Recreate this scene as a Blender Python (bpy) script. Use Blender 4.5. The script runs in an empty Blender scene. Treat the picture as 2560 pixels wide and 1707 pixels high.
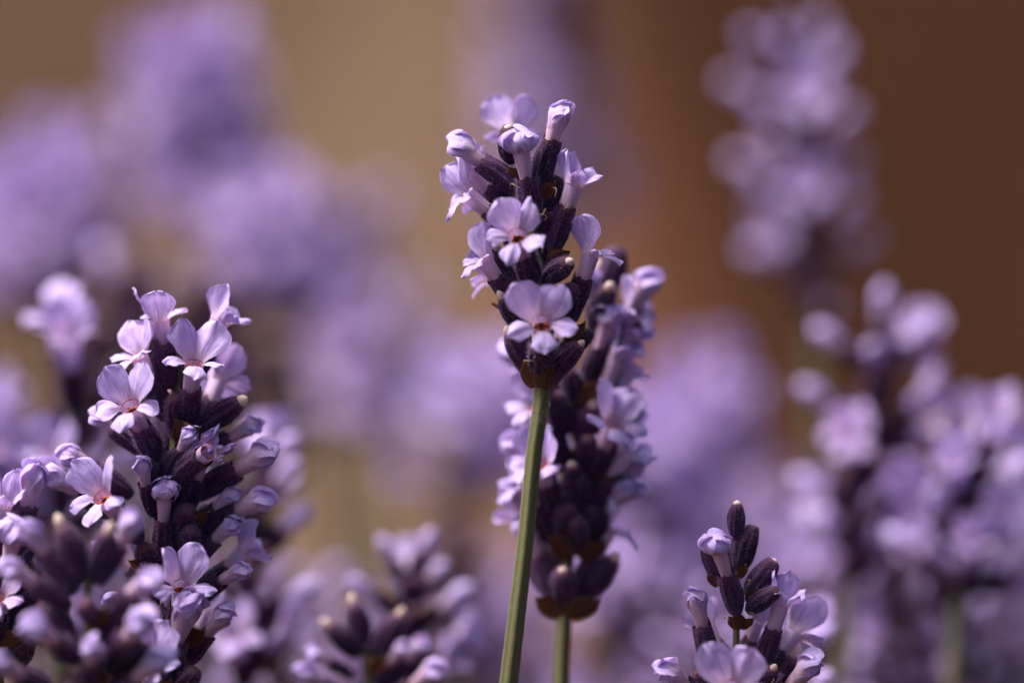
import bpy, bmesh, math, random
from mathutils import Vector, Matrix, noise as mnoise

# ------------------------------------------------------------------ camera, world, sun, exposure
scene = bpy.context.scene
C = scene.collection
MM = 0.001
FOCUS = 0.450                      # metres from lens to the sharp plane
FRAME_W = 0.090                    # width of the field in the sharp plane
TILT = math.radians(10.0)
CAM = Vector((0.0, -0.197, 0.655))
RIGHT = Vector((1, 0, 0))
FWD = Vector((0, math.cos(TILT), -math.sin(TILT)))
UP = Vector((0, math.sin(TILT), math.cos(TILT)))

cd = bpy.data.cameras.new('camera')
cam = bpy.data.objects.new('camera', cd)
C.objects.link(cam)
cam.location = CAM
cam.rotation_euler = (math.radians(90) - TILT, 0, 0)
cd.sensor_width = 36.0
cd.lens = 180.0
cd.clip_start = 0.02
cd.clip_end = 200.0
cd.dof.use_dof = True
cd.dof.focus_distance = FOCUS
cd.dof.aperture_fstop = 7.2
scene.camera = cam

SUN_EL, SUN_AZ = 60.0, -78.0       # azimuth measured from +Y (behind the flowers) towards +X
w = bpy.data.worlds.new('World')
scene.world = w
w.use_nodes = True
nt = w.node_tree
bgn = nt.nodes['Background']
sky = nt.nodes.new('ShaderNodeTexSky')
sky.sky_type = 'NISHITA'
sky.sun_disc = False
sky.sun_elevation = math.radians(SUN_EL)
sky.sun_rotation = math.radians(SUN_AZ)
sky.air_density = 0.5
sky.dust_density = 7.0
sky.ozone_density = 0.4
nt.links.new(sky.outputs[0], bgn.inputs[0])
bgn.inputs[1].default_value = 0.10

sl = bpy.data.lights.new('sun', 'SUN')
sun = bpy.data.objects.new('sun', sl)
C.objects.link(sun)
sl.energy = 3.0
sl.angle = math.radians(22.0)
sl.color = (1.0, 0.94, 0.86)
az, el = math.radians(SUN_AZ), math.radians(SUN_EL)
sdir = Vector((math.sin(az) * math.cos(el), math.cos(az) * math.cos(el), math.sin(el)))
sun.rotation_euler = sdir.to_track_quat('Z', 'Y').to_euler()
sun.location = (0, 0, 3)

vs = scene.view_settings
vs.view_transform = 'Standard'
vs.look = 'None'
vs.gamma = 1.0
vs.use_curve_mapping = False
vs.exposure = 1.35


def at(px, py, dd=0.0):
    """point seen at photo pixel px,py, dd millimetres behind the sharp plane"""
    d = FOCUS + dd * MM
    k = FRAME_W / 2560.0 * d / FOCUS
    return CAM + FWD * d + RIGHT * ((px - 1280.0) * k) - UP * ((py - 853.5) * k)


# ------------------------------------------------------------------ materials
def new_mat(name):
    m = bpy.data.materials.new(name)
    m.use_nodes = True
    t = m.node_tree
    t.nodes.clear()
    o = t.nodes.new('ShaderNodeOutputMaterial')
    return m, t, o


def N(t, typ, **kw):
    n = t.nodes.new(typ)
    for k, v in kw.items():
        setattr(n, k, v)
    return n


def ramp(t, stops, fac):
    r = N(t, 'ShaderNodeValToRGB')
    e = r.color_ramp.elements
    while len(e) < len(stops):
        e.new(0.5)
    for i, (p, c) in enumerate(stops):
        e[i].position = p
        e[i].color = (*c, 1)
    t.links.new(fac, r.inputs[0])
    return r.outputs[0]


def mixc(t, fac, a, b, mode='MIX'):
    n = N(t, 'ShaderNodeMix', data_type='RGBA', blend_type=mode)
    if isinstance(fac, float):
        n.inputs[0].default_value = fac
    else:
        t.links.new(fac, n.inputs[0])
    for i, x in ((6, a), (7, b)):
        if isinstance(x, tuple):
            n.inputs[i].default_value = (*x, 1)
        else:
            t.links.new(x, n.inputs[i])
    return n.outputs[2]


def noise(t, scale, detail=3.0, rough=0.55, vec=None):
    n = N(t, 'ShaderNodeTexNoise')
    n.inputs['Scale'].default_value = scale
    n.inputs['Detail'].default_value = detail
    n.inputs['Roughness'].default_value = rough
    if vec is not None:
        t.links.new(vec, n.inputs['Vector'])
    return n.outputs[0]


def leafy(name, stops, vein_col, vein_amt, vein_scale, transl, transl_tint, rough=0.6, sheen=0.0,
          bump=0.15, var=0.18, nscale=900.0, spec=0.25, spots=0.0):
    """thin plant tissue: colour runs along V of the uv map, streaks run along the piece"""
    m, t, o = new_mat(name)
    uv = N(t, 'ShaderNodeUVMap')
    sep = N(t, 'ShaderNodeSeparateXYZ')
    t.links.new(uv.outputs[0], sep.inputs[0])
    tc = N(t, 'ShaderNodeTexCoord')
    oi = N(t, 'ShaderNodeObjectInfo')
    nz = noise(t, nscale, 4.0, 0.6, tc.outputs['Object'])
    # wander the gradient a little
    mth = N(t, 'ShaderNodeMath', operation='MULTIPLY_ADD')
    t.links.new(nz, mth.inputs[0])
    mth.inputs[1].default_value = 0.22
    t.links.new(sep.outputs[1], mth.inputs[2])
    sub = N(t, 'ShaderNodeMath', operation='SUBTRACT')
    t.links.new(mth.outputs[0], sub.inputs[0])
    sub.inputs[1].default_value = 0.11
    col = ramp(t, stops, sub.outputs[0])
    # streaks: noise stretched along the piece
    mp = N(t, 'ShaderNodeMapping')
    mp.inputs['Scale'].default_value = (vein_scale, 1.3, 1.0)
    t.links.new(uv.outputs[0], mp.inputs[0])
    loc = N(t, 'ShaderNodeCombineXYZ')
    mul = N(t, 'ShaderNodeMath', operation='MULTIPLY')
    t.links.new(oi.outputs['Random'], mul.inputs[0])
    mul.inputs[1].default_value = 37.0
    t.links.new(mul.outputs[0], loc.inputs[2])
    t.links.new(loc.outputs[0], mp.inputs['Location'])
    vn = noise(t, 1.0, 3.0, 0.6, mp.outputs[0])
    vf = N(t, 'ShaderNodeMapRange')
    vf.inputs['From Min'].default_value = 0.50
    vf.inputs['From Max'].default_value = 0.68
    vf.inputs['To Max'].default_value = vein_amt
    t.links.new(vn, vf.inputs['Value'])
    col = mixc(t, vf.outputs[0], col, vein_col)
    if spots:                          # scattered pollen dust and wilted flecks
        sn = noise(t, 2600.0, 2.0, 0.5, tc.outputs['Object'])
        sp = N(t, 'ShaderNodeMapRange')
        sp.inputs['From Min'].default_value = 0.66
        sp.inputs['From Max'].default_value = 0.74
        sp.inputs['To Max'].default_value = spots
        t.links.new(sn, sp.inputs['Value'])
        col = mixc(t, sp.outputs[0], col, (0.30, 0.19, 0.30))
    # each piece a touch lighter, darker, pinker
    hsv = N(t, 'ShaderNodeHueSaturation')
    mr = N(t, 'ShaderNodeMapRange')
    mr.inputs['To Min'].default_value = 1.0 - var
    mr.inputs['To Max'].default_value = 1.0 + var * 0.5
    t.links.new(oi.outputs['Random'], mr.inputs['Value'])
    t.links.new(mr.outputs[0], hsv.inputs['Value'])
    mr2 = N(t, 'ShaderNodeMapRange')
    mr2.inputs['To Min'].default_value = 0.490
    mr2.inputs['To Max'].default_value = 0.512
    fr = N(t, 'ShaderNodeMath', operation='FRACT')
    m7 = N(t, 'ShaderNodeMath', operation='MULTIPLY')
    m7.inputs[1].default_value = 7.31
    t.links.new(oi.outputs['Random'], m7.inputs[0])
    t.links.new(m7.outputs[0], fr.inputs[0])
    t.links.new(fr.outputs[0], mr2.inputs['Value'])
    t.links.new(mr2.outputs[0], hsv.inputs['Hue'])
    t.links.new(col, hsv.inputs['Color'])
    col = hsv.outputs[0]
    p = N(t, 'ShaderNodeBsdfPrincipled')
    t.links.new(col, p.inputs['Base Color'])
    p.inputs['Roughness'].default_value = rough
    p.inputs['Specular IOR Level'].default_value = spec
    p.inputs['Sheen Weight'].default_value = sheen
    p.inputs['Sheen Roughness'].default_value = 0.45
    p.inputs['Sheen Tint'].default_value = (0.72, 0.55, 0.95, 1)
    b = N(t, 'ShaderNodeBump')
    b.inputs['Strength'].default_value = bump
    b.inputs['Distance'].default_value = 0.00012
    ad = N(t, 'ShaderNodeMath', operation='ADD')
    t.links.new(nz, ad.inputs[0])
    t.links.new(vn, ad.inputs[1])
    t.links.new(ad.outputs[0], b.inputs['Height'])
    t.links.new(b.outputs[0], p.inputs['Normal'])
    if transl > 0:
        tr = N(t, 'ShaderNodeBsdfTranslucent')
        tcx = mixc(t, 1.0, col, transl_tint, 'MULTIPLY')
        t.links.new(tcx, tr.inputs['Color'])
        t.links.new(b.outputs[0], tr.inputs['Normal'])
        mx = N(t, 'ShaderNodeMixShader')
        mx.inputs[0].default_value = transl
        t.links.new(p.outputs[0], mx.inputs[1])
        t.links.new(tr.outputs[0], mx.inputs[2])
        t.links.new(mx.outputs[0], o.inputs[0])
    else:
        t.links.new(p.outputs[0], o.inputs[0])
    return m


MAT = {}
MAT['petal'] = leafy('petal_lilac', [(0.0, (0.60, 0.41, 0.54)), (0.20, (0.57, 0.44, 0.67)), (0.5, (0.50, 0.385, 0.74)), (1.0, (0.57, 0.46, 0.83))],
                     (0.31, 0.20, 0.54), 0.9, 10.0, 0.32, (1.0, 0.86, 0.99), 0.55, 0.15, 0.8, 0.18, spots=0.5)
MAT['tube'] = leafy('corolla_tube_pink_lilac', [(0.0, (0.40, 0.22, 0.32)), (0.5, (0.54, 0.36, 0.50)), (1.0, (0.54, 0.40, 0.68))],
                    (0.34, 0.18, 0.38), 0.75, 16.0, 0.25, (1.0, 0.85, 0.95), 0.6, 0.25, 0.3, 0.12)
MAT['closed'] = leafy('closed_corolla_lilac', [(0.0, (0.50, 0.31, 0.42)), (0.35, (0.55, 0.40, 0.60)), (0.6, (0.50, 0.385, 0.74)), (1.0, (0.58, 0.47, 0.83))],
                      (0.38, 0.25, 0.66), 0.5, 11.0, 0.2, (1.0, 0.88, 1.0), 0.6, 0.3, 0.35, 0.14)
MAT['calyx'] = leafy('calyx_dark_purple', [(0.0, (0.060, 0.036, 0.052)), (0.18, (0.032, 0.012, 0.046)), (0.6, (0.022, 0.007, 0.030)), (0.9, (0.036, 0.010, 0.038)), (1.0, (0.08, 0.03, 0.05))],
                     (0.075, 0.036, 0.088), 0.7, 20.0, 0.0, (1, 1, 1), 0.65, 0.10, 0.8, 0.35, spec=0.12)
MAT['cream'] = leafy('corolla_bud_cream', [(0.0, (0.35, 0.18, 0.22)), (0.5, (0.60, 0.44, 0.40)), (1.0, (0.72, 0.62, 0.50))],
                     (0.6, 0.42, 0.5), 0.4, 9.0, 0.15, (1, 0.95, 0.9), 0.65, 0.3, 0.3, 0.15)
MAT['bract'] = leafy('bract_papery_brown', [(0.0, (0.085, 0.040, 0.024)), (0.55, (0.085, 0.034, 0.020)), (0.88, (0.11, 0.048, 0.026)), (1.0, (0.26, 0.16, 0.10))],
                     (0.025, 0.009, 0.008), 0.95, 16.0, 0.22, (1.0, 0.75, 0.5), 0.6, 0.1, 0.6, 0.3)
MAT['stem'] = leafy('stem_olive_green', [(0.0, (0.085, 0.085, 0.03)), (0.5, (0.105, 0.105, 0.036)), (1.0, (0.13, 0.125, 0.05))],
                    (0.05, 0.055, 0.02), 0.85, 6.0, 0.0, (1, 1, 1), 0.6, 0.2, 0.9, 0.1)
MAT['dry'] = leafy('dried_corolla_violet', [(0.0, (0.22, 0.12, 0.22)), (1.0, (0.13, 0.09, 0.30))],
                   (0.06, 0.04, 0.14), 0.7, 8.0, 0.2, (1, .8, 1), 0.7, 0.2, 0.6, 0.2)
MAT['leaf'] = leafy('lavender_leaf_grey_green', [(0.0, (0.08, 0.085, 0.04)), (1.0, (0.13, 0.14, 0.09))],
                    (0.07, 0.08, 0.05), 0.5, 4.0, 0.2, (0.9, 1.0, 0.6), 0.7, 0.2, 0.3, 0.3)


def simple(name, col, rough=0.6, transl=0.0, col2=None, sc=2500.0):
    m, t, o = new_mat(name)
    p = N(t, 'ShaderNodeBsdfPrincipled')
    tc = N(t, 'ShaderNodeTexCoord')
    nz = noise(t, sc, 2.0, 0.5, tc.outputs['Object'])
    c = ramp(t, [(0.35, col), (0.65, col2 or tuple(x * 0.7 for x in col))], nz)
    t.links.new(c, p.inputs['Base Color'])
    p.inputs['Roughness'].default_value = rough
    p.inputs['Specular IOR Level'].default_value = 0.2
    if transl:
        tr = N(t, 'ShaderNodeBsdfTranslucent')
        t.links.new(c, tr.inputs['Color'])
        mx = N(t, 'ShaderNodeMixShader')
        mx.inputs[0].default_value = transl
        t.links.new(p.outputs[0], mx.inputs[1])
        t.links.new(tr.outputs[0], mx.inputs[2])
        t.links.new(mx.outputs[0], o.inputs[0])
    else:
        t.links.new(p.outputs[0], o.inputs[0])
    return m


MAT['orange'] = simple('anther_orange', (0.90, 0.22, 0.03), 0.5, 0.3, (0.72, 0.15, 0.02))
MAT['throat'] = simple('throat_brown', (0.22, 0.08, 0.05), 0.7, 0.0, (0.13, 0.05, 0.04))
MAT['hair'] = simple('fuzz_pale_violet', (0.30, 0.20, 0.46), 0.7, 0.5, (0.38, 0.28, 0.44))
MAT['stemhair'] = simple('fuzz_pale_green', (0.50, 0.46, 0.34), 0.7, 0.4, (0.42, 0.38, 0.26))

# ------------------------------------------------------------------ ground
def ground_material():
    m, t, o = new_mat('ground_dry_earth_and_bark')
    tc = N(t, 'ShaderNodeTexCoord')
    pos = tc.outputs['Object']
    fine = noise(t, 28.0, 8.0, 0.65, pos)
    mid = noise(t, 5.0, 5.0, 0.6, pos)
    warp = noise(t, 2.2, 3.0, 0.6, pos)
    sep = N(t, 'ShaderNodeSeparateXYZ')
    t.links.new(pos, sep.inputs[0])
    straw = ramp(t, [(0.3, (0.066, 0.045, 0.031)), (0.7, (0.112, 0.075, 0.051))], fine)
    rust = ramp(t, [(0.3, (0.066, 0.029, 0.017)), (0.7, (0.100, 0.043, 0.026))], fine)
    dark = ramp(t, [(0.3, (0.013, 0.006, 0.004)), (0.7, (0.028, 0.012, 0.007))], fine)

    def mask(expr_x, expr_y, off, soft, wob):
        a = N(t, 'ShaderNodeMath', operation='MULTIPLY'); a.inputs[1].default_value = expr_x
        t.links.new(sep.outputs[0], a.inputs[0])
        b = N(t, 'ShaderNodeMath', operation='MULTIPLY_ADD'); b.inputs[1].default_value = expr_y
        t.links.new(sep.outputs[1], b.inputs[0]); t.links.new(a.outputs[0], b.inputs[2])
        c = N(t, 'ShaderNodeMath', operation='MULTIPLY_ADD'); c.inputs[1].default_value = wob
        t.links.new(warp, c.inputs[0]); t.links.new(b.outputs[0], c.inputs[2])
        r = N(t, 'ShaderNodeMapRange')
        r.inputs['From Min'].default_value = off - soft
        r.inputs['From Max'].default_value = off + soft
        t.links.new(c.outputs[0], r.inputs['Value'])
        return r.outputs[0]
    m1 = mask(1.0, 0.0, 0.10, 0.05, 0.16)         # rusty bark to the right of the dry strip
    m2 = mask(1.0, 0.035, 0.335, 0.05, 0.16)       # shade beyond it, painted into the ground colour as a dark patch
    m3 = mask(-1.0, 0.035, 0.52, 0.06, 0.16)        # lens corner darkening on the far left, painted into the ground colour
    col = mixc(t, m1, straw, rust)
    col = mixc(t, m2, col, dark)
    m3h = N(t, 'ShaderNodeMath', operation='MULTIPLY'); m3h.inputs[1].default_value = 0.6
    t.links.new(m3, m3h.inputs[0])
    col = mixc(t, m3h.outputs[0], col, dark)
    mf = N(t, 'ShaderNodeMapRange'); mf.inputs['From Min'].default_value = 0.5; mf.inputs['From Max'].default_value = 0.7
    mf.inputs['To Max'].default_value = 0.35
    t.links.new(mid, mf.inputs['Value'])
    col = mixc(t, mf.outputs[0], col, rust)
    p = N(t, 'ShaderNodeBsdfPrincipled')
    p.inputs['Roughness'].default_value = 1.0
    p.inputs['Specular IOR Level'].default_value = 0.0
    t.links.new(col, p.inputs['Base Color'])
    b = N(t, 'ShaderNodeBump'); b.inputs['Strength'].default_value = 0.6; b.inputs['Distance'].default_value = 0.02
    t.links.new(fine, b.inputs['Height']); t.links.new(b.outputs[0], p.inputs['Normal'])
    t.links.new(p.outputs[0], o.inputs[0])
    return m


def ground():
    rnd = random.Random(5)
    me = bpy.data.meshes.new('ground')
    xs = [-60, -30, -15, -8, -4, -2.5, -1.5, -1, -.6, -.3, 0, .3, .6, 1, 1.5, 2.5, 4, 8, 15, 30, 60]
    ys = [-20, -8, -3, -1, -.4, 0, .3, .6, 1, 1.5, 2, 2.6, 3.3, 4, 5, 6, 8, 11, 15, 22, 32, 50, 90]
    vsx = [(x, y, (rnd.uniform(-.03, .0) if abs(x) < 20 and y > 1.2 else 0.0)) for y in ys for x in xs]
    n = len(xs)
    fs = [(j * n + i, j * n + i + 1, (j + 1) * n + i + 1, (j + 1) * n + i) for j in range(len(ys) - 1) for i in range(n - 1)]
    me.from_pydata(vsx, [], fs)
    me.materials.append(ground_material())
    for p in me.polygons: p.use_smooth = True
    o = bpy.data.objects.new('ground', me)
    C.objects.link(o)
    o['kind'] = 'structure'


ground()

# ------------------------------------------------------------------ mesh helpers (all shapes given in millimetres)
def mesh(name, verts, faces, uvs, mat, smooth=True):
    me = bpy.data.meshes.new(name)
    me.from_pydata([(x * MM, y * MM, z * MM) for x, y, z in verts], [], faces)
    if uvs:
        ul = me.uv_layers.new(name='UVMap')
        for lp in me.loops:
            ul.data[lp.index].uv = uvs[lp.vertex_index]
    me.materials.append(MAT[mat])
    if smooth:
        for p in me.polygons: p.use_smooth = True
    return me


def lathe(rfun, zs, nth, close_top=False, close_bot=False, off=lambda z: (0.0, 0.0), vr=(0.0, 1.0)):
    """rfun(z, theta) radius; returns verts, faces, uvs"""
    V, F, U = [], [], []
    n = len(zs)
    for i, z in enumerate(zs):
        ox, oy = off(z)
        for k in range(nth + 1):
            th = 2 * math.pi * k / nth
            r = rfun(z, th)
            V.append((ox + r * math.cos(th), oy + r * math.sin(th), z))
            U.append((k / nth, vr[0] + (vr[1] - vr[0]) * i / (n - 1)))
    m = nth + 1
    for i in range(n - 1):
        for k in range(nth):
            F.append((i * m + k, i * m + k + 1, (i + 1) * m + k + 1, (i + 1) * m + k))
    if close_top:
        ox, oy = off(zs[-1])
        V.append((ox, oy, zs[-1] + (zs[-1] - zs[-2]) * 0.25)); U.append((0.5, vr[1]))
        for k in range(nth): F.append(((n - 1) * m + k, (n - 1) * m + k + 1, len(V) - 1))
    if close_bot:
        ox, oy = off(zs[0])
        V.append((ox, oy, zs[0])); U.append((0.5, vr[0]))
        for k in range(nth): F.append((k + 1, k, len(V) - 1))
    return V, F, U


def interp(keys, x):
    if x <= keys[0][0]: return keys[0][1]
    for (a, va), (b, vb) in zip(keys, keys[1:]):
        if x <= b:
            s = (x - a) / (b - a)
            return va + (vb - va) * s
    return keys[-1][1]


CL = 4.3                              # calyx length
CAL_KEYS = [(0, .40), (.07, .66), (.2, .88), (.4, 1.02), (.65, 1.07), (.85, 1.02), (1, .98)]
BUD_KEYS = [(0, .40), (.07, .66), (.2, .88), (.4, 1.02), (.62, 1.04), (.8, .94), (.93, .76), (1, .56)]


def make_calyx(rnd, nth=39, nz=11, bud=False):
    keys = BUD_KEYS if bud else CAL_KEYS
    ph = rnd.uniform(0, 6.28)
    fat = rnd.uniform(.93, 1.07)
    bx, by = rnd.uniform(-.12, .12), rnd.uniform(-.05, .2)

    def r(z, th):
        s = z / CL
        rib = 1 + .10 * math.cos(9 * th) * math.sin(math.pi * min(1, s * 1.05)) if nth > 20 else 1
        wob = 1 + .05 * math.sin(2 * th + ph + z) + .03 * math.sin(3 * th - ph + 2 * z)
        return interp(keys, s) * rib * wob * fat
    zs = [CL * (i / nz) for i in range(nz + 1)]
    off = lambda z: (bx * math.sin(math.pi * z / CL), by * math.sin(math.pi * z / CL))
    V, F, U = lathe(r, zs, nth, close_top=bud, close_bot=True, off=off)
    if not bud and nth > 20:           # five short teeth, one wider flap on the inner side
        m = nth + 1
        for k in range(m):
            i = nz * m + k
            th = 2 * math.pi * k / nth
            d = .22 * max(0, math.cos(5 * (th - math.pi / 2))) + .45 * max(0, math.cos(th - math.pi / 2)) ** 14
            x, y, z = V[i]
            V[i] = (x * (1 - .10 * d), y * (1 - .10 * d), z + d)
    return (V, F, U), r, off


def make_hair(rnd, r, off, n, L=.42, zmax=CL):
    V, F = [], []
    for _ in range(n):
        z = zmax * rnd.uniform(.03, .99)
        th = rnd.uniform(0, 6.283)
        rr = r(z, th)
        ox, oy = off(z)
        p = Vector((ox + rr * math.cos(th), oy + rr * math.sin(th), z))
        nrm = Vector((math.cos(th), math.sin(th), rnd.uniform(-.1, .7))).normalized()
        nrm = (nrm + Vector((rnd.gauss(0, .25), rnd.gauss(0, .25), rnd.gauss(0, .25)))).normalized()
        l = L * rnd.uniform(.4, 1.15)
        t = nrm.orthogonal().normalized()
        t = Matrix.Rotation(rnd.uniform(0, 6.28), 3, nrm) @ t
        t *= .009
        i = len(V)
        V += [tuple(p - t), tuple(p + t), tuple(p + nrm * l)]
        F.append((i, i + 1, i + 2))
    return V, F, None


def petal_shape(u, full=0.0):
    if u <= .62: return full + (1 - full) * math.sin(math.pi / 2 * u / .62) ** .9
    return max(.03, 1 - ((u - .62) / .38) ** 2.3) ** .5


def make_petal(rnd, theta, arc, L, W, phi0, phi1, cup, ruff, mr, z0, nu=10, nv=8, curl=0.0, y0=0.0, pw=.75, full=0.0):
    th = math.radians(theta)
    rad = Vector((math.cos(th), math.sin(th), 0))
    zax = Vector((0, 0, 1))
    wid = zax.cross(rad)
    us = [0, .12, .25, .4, .55, .68, .79, .87, .93, .97, .99, 1.0] if nu >= 10 else [0, .25, .5, .75, .92, 1.0]
    half = math.radians(arc) / 2
    baseh = mr * math.sin(min(half, 1.5))
    pa, pb, pc = rnd.uniform(0, 6.28), rnd.uniform(0, 6.28), rnd.uniform(-.12, .12)
    tipbias = rnd.uniform(-.25, .25)
    twist = rnd.gauss(0, .22)
    fold = rnd.uniform(.0, .22)
    skew = rnd.uniform(-.05, .05)
    V, F, U = [], [], []
    pos = Vector((0, 0, z0)) + rad * mr
    last, steps = 0.0, 6
    for u in us:
        for s in range(steps):
            uu = last + (u - last) * (s + .5) / steps
            ph = math.radians(phi0 + (phi1 - phi0) * (uu ** pw) + curl * max(0, uu - .6) / .4)
            pos = pos + (zax * math.cos(ph) + rad * math.sin(ph)) * (L * (u - last) / steps)
        last = u
        ph = math.radians(phi0 + (phi1 - phi0) * (u ** pw) + curl * max(0, u - .6) / .4)
        nrm = zax * (-math.sin(ph)) + rad * math.cos(ph)      # points to the outside of the flower
        bl = max(0.0, 1 - u * 2.6)
        hw = max(petal_shape(u, full * min(1, u * 5)) * W / 2, baseh * (1 - u * 1.2) if u < .7 else 0)
        for k in range(nv + 1):
            v = -1 + 2 * k / nv
            ring = -mr * (1 - math.cos(v * half)) * bl
            lean = tipbias * v * u * .3
            sd = Vector((v * 1.9 + pa * 7, u * 2.6 + pb * 5, pa * pb))
            crump = mnoise.noise(sd) * .22 + mnoise.noise(sd * 2.3) * .12
            p = pos + wid * (v * hw * (1 + .07 * math.sin(6 * u + pa + 2 * (v > 0)) + .05 * math.sin(13 * u + pb) * abs(v)) + pc * u * L * .5) + rad * ring
            p = p + nrm * (crump * min(1, u * 1.6) * W / 3 + cup * v * v * hw * (.3 + u) + ruff * (math.sin(3.1 * v + pa) * u * u + .6 * math.sin(6.3 * v + pb + 4 * u) * u) + lean * .3 + twist * v * hw * u + fold * abs(v) * hw * min(1, u * 2)
                           - .10 * math.exp(-(v * 4) ** 2) * math.sin(math.pi * min(1, u * 1.1)))
            # rounded, slightly uneven tip
            p = p + (zax * math.cos(ph) + rad * math.sin(ph)) * (-.12 * L * v * v * max(0, u - .5) + skew * L * v * u * u + .045 * L * mnoise.noise(Vector((v * 2.2, pa * 9, 0))) * max(0, u - .5) * 2)
            V.append((p.x, p.y + y0, p.z))
            U.append((.5 + v * .5, u))
    m = nv + 1
    for i in range(len(us) - 1):
        for k in range(nv):
            F.append((i * m + k, i * m + k + 1, (i + 1) * m + k + 1, (i + 1) * m + k))
    return V, F, U


def blob(c, r, axis=(1, 1, 1), nth=8, nz=5):
    V, F, U = lathe(lambda z, th: r * math.sin(math.acos(max(-1, min(1, z)))), [-.98, -.7, -.25, .25, .7, .98][:nz + 1], nth, True, True)
    return [(c[0] + x * axis[0], c[1] + y * axis[1], c[2] + z * r * axis[2]) for x, y, z in V], F, U


def join(*parts):
    V, F, U = [], [], []
    for p in parts:
        o = len(V)
        V += list(p[0]); F += [tuple(i + o for i in f) for f in p[1]]
        U += list(p[2]) if p[2] else [(0.5, 0.5)] * len(p[0])
    return V, F, U


def tube_part(rnd, top, r0=.62, r1=.78, r2=.98, nth=18):
    ph = rnd.uniform(0, 6.28)

    def r(z, th):
        s = (z - 2.6) / (top - 2.6)
        return interp([(0, r0), (.45, r1 * .95), (.8, r1), (1, r2)], s) * (1 + .035 * math.cos(5 * th + ph) + .02 * math.sin(2 * th + ph))
    zs = [2.6 + (top - 2.6) * i / 7 for i in range(8)]
    return lathe(r, zs, nth)


def stamen_part(rnd, top, n=64):
    """orange hairs and anthers filling the mouth"""
    parts = []
    V, F = [], []
    for i in range(n):
        a = rnd.uniform(0, 6.283)
        rr = .74 * rnd.uniform(.75, 1.0)
        p = Vector((rr * math.cos(a), rr * math.sin(a), top - rnd.uniform(-.02, .55)))
        k = rnd.choice((-.7, -.3, .5))
        d = (Vector((math.cos(a) * k, math.sin(a) * k, .7)) + Vector((rnd.gauss(0, .3), rnd.gauss(0, .3), 0))).normalized()
        t = d.orthogonal().normalized() * .028
        j = len(V)
        V += [tuple(p - t), tuple(p + t), tuple(p + d * rnd.uniform(.3, .6))]
        F.append((j, j + 1, j + 2))
    parts.append((V, F, None))
    for sx, sy in ((-.34, .18), (.34, .18), (-.3, -.28), (.32, -.3)):
        parts.append(blob((sx * 1.1, sy * 1.1, top - .5), .15, (1, .8, .9)))
    return join(*parts)


def throat_part(top):
    V, F, U = lathe(lambda z, th: .66 if z < top - .8 else .70, [top - 1.5, top - .9], 14, False, True)
    return V, F, U


def closed_part(rnd, tl=1.7, hl=2.3, nth=24, cap=False):
    """unopened corolla: narrow tube whose five lobes are folded over each other into a hood"""
    top = CL + tl
    bx, by = rnd.uniform(-.25, .25), -rnd.uniform(.0, .5)
    off = lambda z: (bx * max(0, (z - CL) / (tl + hl)) ** 1.5, by * max(0, (z - CL) / (tl + hl)) ** 1.6)
    fx = lambda P: ([(x + off(z)[0], y + off(z)[1], z) for x, y, z in P[0]], P[1], P[2])
    pa = rnd.uniform(0, 6.28)

    def r(z, th):
        if z < top:
            q = (z - 2.8) / (top - 2.8)
            return (.52 + .30 * q * q) * (1 + .05 * math.cos(5 * th + pa))
        q = (z - top) / (hl * .82)
        return .95 * interp([(0, .80), (.3, .98), (.55, .95), (.8, .6), (.95, .25), (1, .05)], q)
    zs = [2.8 + (top - 2.8) * i / 5 for i in range(5)] + [top + hl * .82 * q for q in (0, .3, .55, .8, .95, 1.0)]
    core = lathe(r, zs, nth, True, False, off)
    P = []
    g = rnd.gauss
    for th, arc, L, W in ((90 + 38, 86, 1.32, 1.05), (90 - 38, 86, 1.32, 1.05), (270, 70, 1.05, .85), (338, 70, 1.12, .85), (202, 70, 1.12, .85)):
        if cap:
            P.append(fx(make_petal(rnd, th + g(0, 6), arc, hl * L * 1.12, 2.9 * W, 84 + g(0, 10), -104 + g(0, 10), -.30 + g(0, .06), .10, .80, top - .15 + g(0, .06), 10, 8, 0)))
        else:
            P.append(fx(make_petal(rnd, th + g(0, 9), arc, hl * L * .9, 2.35 * W, 15 + g(0, 6), -78 + g(0, 9), -.36 + g(0, .06), .10, .80, top - .05 + g(0, .1), 10, 8, rnd.choice((-15, 0, 10)), 0.0, 1.25)))
    return core, P


def cream_part(rnd, L=.75, R=.58):
    zs = [CL - .5, CL - .1, CL + L * .35, CL + L * .65, CL + L * .88, CL + L]
    ph = rnd.uniform(0, 6.28)
    V, F, U = lathe(lambda z, th: R * interp([(0, .85), (.3, .98), (.6, 1.0), (.8, .78), (.93, .45), (1, .16)], (z - CL + .5) / (L + .5)) * (1 + .06 * math.sin(2 * th + ph)), zs, 14, True)
    return V, F, U


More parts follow.
